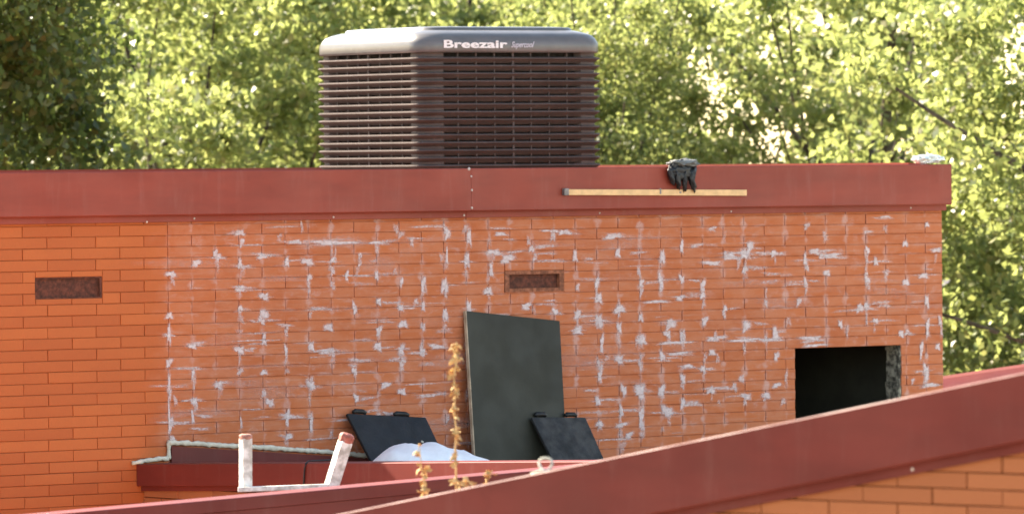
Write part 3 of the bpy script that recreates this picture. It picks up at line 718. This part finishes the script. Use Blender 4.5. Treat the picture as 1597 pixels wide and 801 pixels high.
def crumple(pts_uzd, rads, mat, name, parent, seed=0, sub=2):
    me = bpy.data.meshes.new(name); bm = bmesh.new()
    vs_ = [bm.verts.new(p) for p in pts_uzd]
    return me
def blob(name, centre, ax, ay_, az, amp, mat, parent=None, seed=1, sub=4, freq=3., loc=None):
    from mathutils import noise as mn
    bm = bmesh.new(); bmesh.ops.create_icosphere(bm, subdivisions=sub, radius=1)
    for v in bm.verts:
        q = v.co.copy(); n1 = mn.fractal(q*freq+Vector((seed*7.1, seed, 3)), .7, 2, 4)
        rdg = 1-abs(mn.noise(q*freq*1.7+Vector((seed, 5, seed))))*2
        s = 1+amp*n1+amp*.5*(rdg-.4)
        v.co = Vector(centre)+(Vector(ax)*q.x+Vector(ay_)*q.y+Vector(az)*q.z)*s
    off = origin(parent) if parent else Vector(loc)
    for v in bm.verts: v.co -= off
    me = bpy.data.meshes.new(name); bm.to_mesh(me); bm.free(); me.materials.append(mat)
    for p in me.polygons: p.use_smooth = True
    o = link(bpy.data.objects.new(name, me))
    if parent: o.parent = parent
    else: o.location = loc
    return o
# glove hanging over the edge: cuff folded on top, fingers down the face
ug, zg = W.uz(1063, 262, D1+.03)
GL = thing('work_glove', 'crumpled black work glove draped over the top edge of the fascia above the batten', 'glove', W.p(ug, zg, D1))
def gpt(x, y, d): u, z = W.uz(x, y, D1+d); return W.p(u, z, D1+d)
blob('cuff', gpt(1065, 254, .01), W.u*.096, W.n*.062, Vector((0, 0, .019)), .35, M_cuff, GL, 3, 4, 2.2)
blob('palm', gpt(1062, 267, .024), W.u*.080, W.n*.026, Vector((0, 0, .052)), .35, M_glove, GL, 5, 4, 2.4)
fing = [((1045, 262, .03), (1046, 276, .036), (1050, 286, .026)), ((1055, 266, .036), (1056, 282, .042), (1060, 293, .026)), ((1067, 266, .040), (1067, 284, .044), (1068, 296, .026)), ((1077, 265, .036), (1078, 282, .044), (1083, 297, .028)), ((1081, 258, .03), (1083, 270, .034), (1078, 282, .040))]
for k, f3 in enumerate(fing):
    a, b, c = [gpt(*q) for q in f3]; mid = (a+b+c)/3; axis = (c-a); L3 = axis.length/2
    side = W.u*(.016+.004*math.sin(k*2.3))
    blob('finger' if k < 4 else 'thumb', mid, side, W.n*.016, axis*.50, .42, M_glove, GL, 11+k*3, 3, 2.6)
# crumpled clear plastic on the right end of the coping
cp = W.p(*W.uz(1447, 250, -.02), -.02)
m = N('clear_plastic_film'); b_ = m.bsdf(m.mix(m.noise(m.pos(), 20, 3), (.62, .68, .66), (.86, .88, .86)), .2, .6, 0, m.noise(m.pos(), 60, 4), .8, .01); m.setin(b_, 'Transmission Weight', .35); m.setin(b_, 'Alpha', .8)
o = blob('plastic_wrap', W.p(W.uz(1447, 250, -.02)[0], zt_at(uFR)+.030, -.02), W.u*.092, W.n*.06, Vector((0, 0, .024)), .45, m.m, None, 9, 4, 2.6, W.p(W.uz(1447, 250, -.02)[0], zt_at(uFR)+.012, -.02))
tag(o, 'crumpled clear plastic wrap lying on the right end of the fascia top', 'plastic wrap')

# ------------------------------------------------------------------ things on the low roof
def lean_plane(px, py, k, d0=.012):
    """plane that touches the wall at this pixel and comes out k metres per metre going down"""
    u, z = W.uz(px, py, d0); o = W.p(u, z, d0); v = (Vector((0, 0, -1))+W.n*k).normalized(); n = W.u.cross(v).normalized()
    if n.dot(fw) > 0: n = -n
    return o, n
def slab_px(corners, o, n, t):
    q = [hit(x, y, o+n*t, n) for x, y in corners]; return q + [p-n*t for p in q]
# tall dark board
o_, n_ = lean_plane(800, 492, .16)
bp = slab_px([(727.5, 484.5), (873, 500), (886, 742), (743, 742)], o_, n_, .018)
BD = thing('leaning_board', 'tall blackish green board with a pale left edge leaning on the stained brick wall', 'board', (bp[2]+bp[3])/2)
g = G(); g.hexa(bp); bevel(g.make('board_face', M_panel, BD), .0015, 1)
g = G(); e0 = bp[0]; e3 = bp[3]; ax_ = (bp[1]-bp[0]).normalized(); dn = (bp[3]-bp[0]).normalized()
g.prism([e0-ax_*.0005+n_*.001, e0-ax_*.007+n_*.001, e0-ax_*.007-n_*.019, e0-ax_*.0005-n_*.019], e3-e0); g.make('edge_strip', M_paneledge, BD)
# black lids
def lid_thing(name, label, corners, k, top_px, lumps, spot, lift, mat):
    o_, n_ = lean_plane(*top_px, k, lift)
    q = slab_px(corners, o_, n_, .018)
    T = thing(name, label, 'plastic tray', (q[2]+q[3])/2, 'black plastic trays leaning by the wall')
    g = G(); g.hexa(q); bevel(g.make('panel', mat, T), .004)
    # raised rim and cross ribs
    def bil(s, t, h): return (q[0]*(1-s)*(1-t)+q[1]*s*(1-t)+q[2]*s*t+q[3]*(1-s)*t)+n_*h
    for (s0, s1) in lumps:
        g = G(); g.tube([bil(s0, -.035, -.006), bil(s0+.03, -.06, -.006), bil(s1-.03, -.06, -.006), bil(s1, -.03, -.006)], [.010, .013, .013, .010], 8); g.make('hinge_lug', M_black, T, True)
    if spot:
        g = G(); c = bil(*spot, .001); dome(g, c, n_, .0085, .003); g.make('scuff_mark', M_rope, T)
    return T
lid_thing('plastic_tray', 'black plastic tray with a white fleck, leaning on the wall behind the white sack', [(541, 644), (664, 650), (698, 722), (588, 735)], .75, (600, 645), ((.10, .26), (.62, .80)), (.80, .52), .03, M_black)
lid_thing('plastic_tray', 'grey-scuffed black plastic tray leaning against the foot of the tall board', [(829, 650), (913, 650), (950, 733), (874, 740)], .62, (870, 648), ((.10, .30), (.66, .86)), None, .12, M_black2)
# white sack
sc = hit(672, 716, Vector((0, 33.2, 0)), Vector((0, 1, 0)))
from mathutils import noise as mn
g = G(); nu, nv = 44, 16; prof = [(575, 728), (585, 714), (600, 701), (620, 694), (645, 691), (680, 692.5), (705, 697), (730, 706), (752, 714), (772, 722), (785, 730)]
def profy(x):
    for (a, b) in zip(prof[:-1], prof[1:]):
        if a[0] <= x <= b[0]: t = (x-a[0])/(b[0]-a[0]); return a[1]+(b[1]-a[1])*t
    return 730
zb_s = at(672, 748, 33.2).z
for i in range(nu+1):
    x = 575+210*i/nu
    y = sum(profy(min(785, max(575, x+dx))) for dx in (-9, -5, 0, 5, 9))/5
    tp = at(x, y, 33.2); hgt = max(.005, tp.z-zb_s)
    wdt = .26*math.sin(math.pi*min(.97, max(.03, i/nu)))**.5+.02
    for j in range(nv+1):
        a = math.pi*j/nv
        hh = math.sin(a)**.75; nz_ = mn.fractal(Vector((x*.02, j*.35, 2)), .8, 2, 4)
        g.v.append(Vector((tp.x, 33.2-math.cos(a)*wdt, zb_s+hgt*hh*(1+.05*nz_+.03*math.sin(x*.09+2*nz_+j*.4)))) + Vector((0, 0, .006*math.sin(x*.13+j)*(hh))))
for i in range(nu):
    for j in range(nv): k = i*(nv+1)+j; g.f.append((k, k+1, k+nv+2, k+nv+1))
tag(g.make('white_sack', M_sack, None, True, Vector((sc.x, 33.2, zb_s))), 'slumped white woven sack lying behind the low parapet, left of the tall board', 'sack')

# white frame of two posts and a rail, standing behind the middle capping
YF = 28.2
ST = thing('upturned_stand', 'upturned white painted wooden stand with one upright leg and one leaning red-capped leg', 'wooden stand', at(440, 772, YF))
def postw(a, b, wpx, ang, name, mat, capn=True, cmat=M_redcap):
    A0 = at(*a, YF); B0 = at(*b, YF); ax = (B0-A0).normalized(); s = wpx/F*YF/2/1.30
    e1 = Vector((math.cos(ang), math.sin(ang), 0)); e1 = (e1-ax*e1.dot(ax)).normalized(); e2 = ax.cross(e1)
    g = G(); L2 = (B0-A0)/2; g.box(A0+L2, e1*s, e2*s, L2); o = bevel(g.make('leg', mat, ST), .003)
    g = G(); k = s*1.12; c0 = B0
    hcap = .038 if capn else .02
    rings = []
    for (dz_, f_) in ((-.004, 1.), (.0, 1.12), (hcap*.6, 1.22), (hcap*.85, 1.08), (hcap, .72)):
        rings.append([c0+ax*dz_+(e1*x+e2*y)*s*f_ for x, y in ((-1, -.45), (-.45, -1), (.45, -1), (1, -.45), (1, .45), (.45, 1), (-.45, 1), (-1, .45))])
    gg = G(); n = 8
    for r_ in rings: gg.v += r_
    for i in range(4):
        for j in range(8): gg.f.append((i*8+j, i*8+(j+1) % 8, (i+1)*8+(j+1) % 8, (i+1)*8+j))
    gg.f.append(tuple(range(32, 40))); gg.f.append(tuple(range(7, -1, -1)))
    gg.make('leg_cap', cmat, o)
postw((383, 765), (383, 683), 21, R(28), 'leg', M_white, False, M_browncap)
postw((513.5, 768), (538.5, 688), 24, R(24), 'leg', M_white)
g = G(); a = at(371, 762.5, YF-.04); b = at(512, 757.5, YF-.04); axv = (b-a).normalized(); g.box((a+b)/2, (b-a)/2, Vector((0, .02, 0)), Vector((0, 0, .0105))); bevel(g.make('rail', M_white, ST), .003)

# rope ring on the near coping
ur_, zr_ = BF.uz(851, 723, -.03); rc = BF.p(ur_, zr_, -.03)
g = G(); P_ = []
for i in range(34):
    t = -2.0+i/33*2*math.pi*1.12; rr_ = .0215+.0015*math.sin(3*t)
    P_.append(rc+Vector((math.cos(t)*rr_*1.05, .012*math.sin(t*.8), math.sin(t)*rr_)))
P_ = [rc+Vector((-.05, .02, -.035))]+P_
g.tube(P_, .0048, 8); tag(g.make('rope_loop', M_rope, None, True, rc), 'small off-white rope loop standing on the top edge of the near raking parapet', 'rope')

# dried flower stalks between the middle capping and the near parapet
def stalk(label, path, Y, nflake, size, stem_r):
    base = at(*path[0], Y); T = thing('dried_stalk', label, 'dried plant', base, 'dried straw-coloured stalks')
    P3 = [at(x, y, Y+random.uniform(-.01, .01)) for x, y in path]
    g = G(); g.tube(P3, [stem_r*(1-.5*i/(len(P3)-1)) for i in range(len(P3))], 6); g.make('stem', M_straw, T, True)
    fl_ = G()
    for i in range(nflake):
        t = random.random()**.95*(len(P3)-1); k = min(int(t), len(P3)-2); c = P3[k].lerp(P3[k+1], t-k)
        clus = .5+.5*math.sin(t*5.3+1)
        if clus < random.random()*.55: continue
        dirv = Vector((random.uniform(-1, 1), random.uniform(-.6, .6), random.uniform(-.5, .8))).normalized()
        ln = size*random.uniform(.5, 1.1)*(.6+.6*clus); side = dirv.cross(Vector((random.random()-.5, random.random()-.5, random.random()-.5))).normalized()
        up_ = dirv.cross(side); rows = []
        for j in range(5):
            s = j/4; wv_ = ln*.30*math.sin(math.pi*(.15+.8*s)); cen = c+dirv*ln*s+up_*ln*.35*math.sin(s*2.6)+Vector((0, 0, -ln*.25*s*s))
            rows.append((cen-side*wv_, cen+up_*wv_*.5, cen+side*wv_))
        k0 = len(fl_.v)
        for r_ in rows: fl_.v += list(r_)
        for j in range(4):
            for q in range(2): fl_.f.append((k0+j*3+q, k0+j*3+q+1, k0+j*3+q+4, k0+j*3+q+3))
    o = fl_.make('dry_blooms', M_straw, T, True); o['kind'] = 'stuff'
    return T
stalk('tallest dried straw-coloured flower stalk, standing just left of the tall dark board', [(713, 800), (712, 762), (711, 730), (710, 700), (712, 670), (708, 640), (711, 610), (707, 585), (712, 565), (708, 548), (710, 536)], 24.2, 170, .026, .0048)
stalk('short forked dried stalk left of the tallest one, over the white sack', [(668, 790), (665, 768), (661, 752), (659, 738), (657, 722), (655, 705), (652, 691)], 24.2, 30, .026, .0028)
stalk('shorter second stem beside the forked dried stalk', [(655, 790), (660, 768), (664, 752), (659, 738), (662, 728)], 24.25, 34, .030, .0032)
stalk('smallest dried sprig right of the tallest stalk', [(752, 785), (757, 760), (762, 745), (768, 733)], 24.2, 26, .028, .0026)
stalk('low bent dried sprig at the foot of the tallest stalk', [(712, 775), (718, 757), (727, 748), (734, 756)], 24.1, 30, .028, .0030)

# ------------------------------------------------------------------ trees
def leaf_mat(name, cols, trans, rough=.42):
    m = N(name); r = m.math('FRACT', m.math('ADD', m.island(), m.objrand()))
    cr = m.n('ShaderNodeValToRGB'); m.setin(cr, 0, r); el = cr.color_ramp.elements
    el[0].color = (*cols[0], 1); el[1].color = (*cols[-1], 1)
    for i, c in enumerate(cols[1:-1]): e_ = el.new((i+1)/(len(cols)-1)); e_.color = (*c, 1)
    b = m.n('ShaderNodeBsdfPrincipled'); m.setin(b, 'Base Color', cr.outputs[0]); m.setin(b, 'Roughness', rough); m.setin(b, 'Specular IOR Level', .5)
    t = m.n('ShaderNodeBsdfTranslucent'); m.setin(t, 'Color', m.mix(.5, cr.outputs[0], tuple(min(1, c) for c in trans)))
    x = m.n('ShaderNodeMixShader'); m.setin(x, 0, .54); m.t.links.new(b.outputs[0], x.inputs[1]); m.t.links.new(t.outputs[0], x.inputs[2]); m.t.links.new(x.outputs[0], m.o.inputs[0]); return m.m
M_leafA = leaf_mat('yellow_green_leaves', [(.06, .085, .022), (.13, .155, .035), (.16, .20, .045), (.22, .21, .05), (.11, .16, .06), (.25, .20, .07), (.08, .14, .035)], (.56, .63, .22))
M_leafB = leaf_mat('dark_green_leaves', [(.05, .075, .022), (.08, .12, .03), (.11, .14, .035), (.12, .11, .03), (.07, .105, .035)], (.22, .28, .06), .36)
M_bark = plain('grey_brown_bark', (.12, .095, .07), .9, .25, 10, .2, .6)
def crown_mesh(name, seed, rx, ry, rz_, nclump, nleaf, leaf, mat, cr=.34):
    r = np.random.default_rng(seed)
    d = r.normal(size=(nclump, 3)); d /= np.linalg.norm(d, axis=1)[:, None]
    rad = r.uniform(.18, 1, nclump)**(1/2.2)
    lob = 1+.16*np.sin(d[:, 0]*5+seed)+.14*np.sin(d[:, 2]*6+d[:, 1]*4+seed*2)
    cc = d*rad[:, None]*lob[:, None]*np.array([rx, ry, rz_])
    size = r.uniform(.6, 1.35, nclump)*cr
    idx = r.integers(0, nclump, nleaf)
    off = r.normal(size=(nleaf, 3)); off /= np.linalg.norm(off, axis=1)[:, None]; off *= (r.uniform(0, 1, nleaf)**.45)[:, None]
    c = cc[idx]+off*size[idx][:, None]*np.array([1, 1, .72])
    a = r.normal(size=(nleaf, 3)); a[:, 2] -= .25; a /= np.linalg.norm(a, axis=1)[:, None]
    b = np.cross(a, r.normal(size=(nleaf, 3))); b /= np.linalg.norm(b, axis=1)[:, None]
    nrm = np.cross(a, b)
    s = (leaf*r.uniform(.6, 1.3, nleaf))[:, None]
    v = np.stack([c-a*s*.55, c+b*s*.36+nrm*s*.10, c+a*s*.6-nrm*s*.08, c-b*s*.36+nrm*s*.10], 1).reshape(-1, 3)
    me = bpy.data.meshes.new(name); me.vertices.add(len(v)); me.vertices.foreach_set('co', v.ravel().astype(np.float32))
    me.loops.add(nleaf*4); me.loops.foreach_set('vertex_index', np.arange(nleaf*4, dtype=np.int32))
    me.polygons.add(nleaf); me.polygons.foreach_set('loop_start', np.arange(0, nleaf*4, 4, dtype=np.int32)); me.polygons.foreach_set('loop_total', np.full(nleaf, 4, dtype=np.int32))
    me.update(calc_edges=True); me.materials.append(mat); return me, cc
def trunk_mesh(name, cc, height, r0, seed):
    r = random.Random(seed); g = G()
    fork = Vector((r.uniform(-.2, .2), r.uniform(-.2, .2), -height*.42))
    g.tube([Vector((0, 0, -height)), Vector((.05, .03, -height*.75)), fork, fork+Vector((.1, 0, height*.25)), Vector((0, 0, height*.15))], [r0*1.3, r0, r0*.85, r0*.6, r0*.3], 10)
    for k in range(36):
        t = Vector(cc[r.randrange(len(cc))]); st = fork+Vector((0, 0, r.uniform(0, height*.35)))
        mid = st.lerp(t, .5)+Vector((r.uniform(-.3, .3), r.uniform(-.3, .3), r.uniform(-.25, .1)))
        q = [st*(1-s)**2+mid*2*s*(1-s)+t*s*s for s in (0, .2, .4, .6, .8, 1)]
        w0 = r0*r.uniform(.22, .42); g.tube(q, [w0, w0*.8, w0*.62, w0*.45, w0*.3, w0*.14], 6)
    me = bpy.data.meshes.new(name); me.from_pydata([tuple(v) for v in g.v], [], g.f); me.materials.append(M_bark)
    for p in me.polygons: p.use_smooth = True
    return me
variants = []
for sd, (rx, ry, rz_, nc, nl) in enumerate(((2.3, 2.1, 2.5, 330, 62000), (2.0, 2.2, 2.9, 300, 60000), (2.6, 2.2, 2.3, 350, 62000), (2.4, 1.5, 2.6, 230, 24000))):
    cm, cc = crown_mesh('crown', 20+sd, rx, ry, rz_, nc, nl, .066, M_leafA, .34 if sd < 3 else .26); variants.append((cm, trunk_mesh('trunk', cc, 5.0, .15 if sd < 3 else .10, 5+sd)))
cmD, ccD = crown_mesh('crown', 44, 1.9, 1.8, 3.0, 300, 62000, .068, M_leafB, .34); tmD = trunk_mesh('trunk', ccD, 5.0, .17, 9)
def tree(px, Y, zc, var, rot, sc, label, dark=False, grp='trees behind the brick building'):
    p = at(px, 257, Y); cm, tm = (cmD, tmD) if dark else variants[var]
    T = thing('broadleaf_tree', label, 'tree', Vector((p.x, p.y, -5)), grp); T.rotation_euler = (0, 0, rot)
    c = link(bpy.data.objects.new('crown', cm)); c.parent = T; c.location = (0, 0, zc+5); c.scale = (sc, sc, sc); c['kind'] = 'stuff'
    t = link(bpy.data.objects.new('trunk', tm)); t.parent = T; t.location = (0, 0, zc+5); t.scale = (sc, sc, (zc+5)/5.0 if sc < 1.3 else sc)
    return T
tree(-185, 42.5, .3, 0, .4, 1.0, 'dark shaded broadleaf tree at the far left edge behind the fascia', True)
tree(300, 48, -.3, 0, 1.1, 1.0, 'bright yellow-green tree just left of the air cooler, next to the dark tree')
tree(560, 51, .0, 1, 2.3, 1.0, 'yellow-green tree directly behind the left half of the air cooler')
tree(745, 53, -.1, 2, 3.9, .9, 'yellow-green tree rising behind the right half of the air cooler')
tree(930, 48, -.1, 0, 5.2, .6, 'green tree just right of the air cooler, above the glove')
tree(1150, 52, -.3, 3, .3, 1.0, 'thin airy tree with many sky gaps, right of the glove')
tree(1395, 49, .3, 3, .7, 1.0, 'airy green tree with a slanting bare limb, behind the right end of the fascia')
tree(1380, 54, 3.0, 1, 2.6, .8, 'taller green tree whose crown fills the top right of the view')
tree(1910, 45, -.2, 2, 2.9, .95, 'dense green tree at the right edge of the view')
tree(1560, 47, -2.6, 0, 1.9, .9, 'low bushy green tree just above the far fascia strip')
BK = 'farther trees in the second row'
tree(140, 60, .2, 2, 1.7, 1.1, 'farther tree whose leaves fill the gap right of the dark tree', grp=BK)
tree(450, 63, .4, 0, 4.4, 1.15, 'farther tree showing between the cooler and the dark tree', grp=BK)
tree(720, 66, .5, 1, .2, 1.1, 'farther tree hidden mostly behind the air cooler', grp=BK)
tree(1600, 60, -1.9, 3, 2.0, 1.1, 'farther tree behind the right corner of the building', grp=BK)
print('script done')
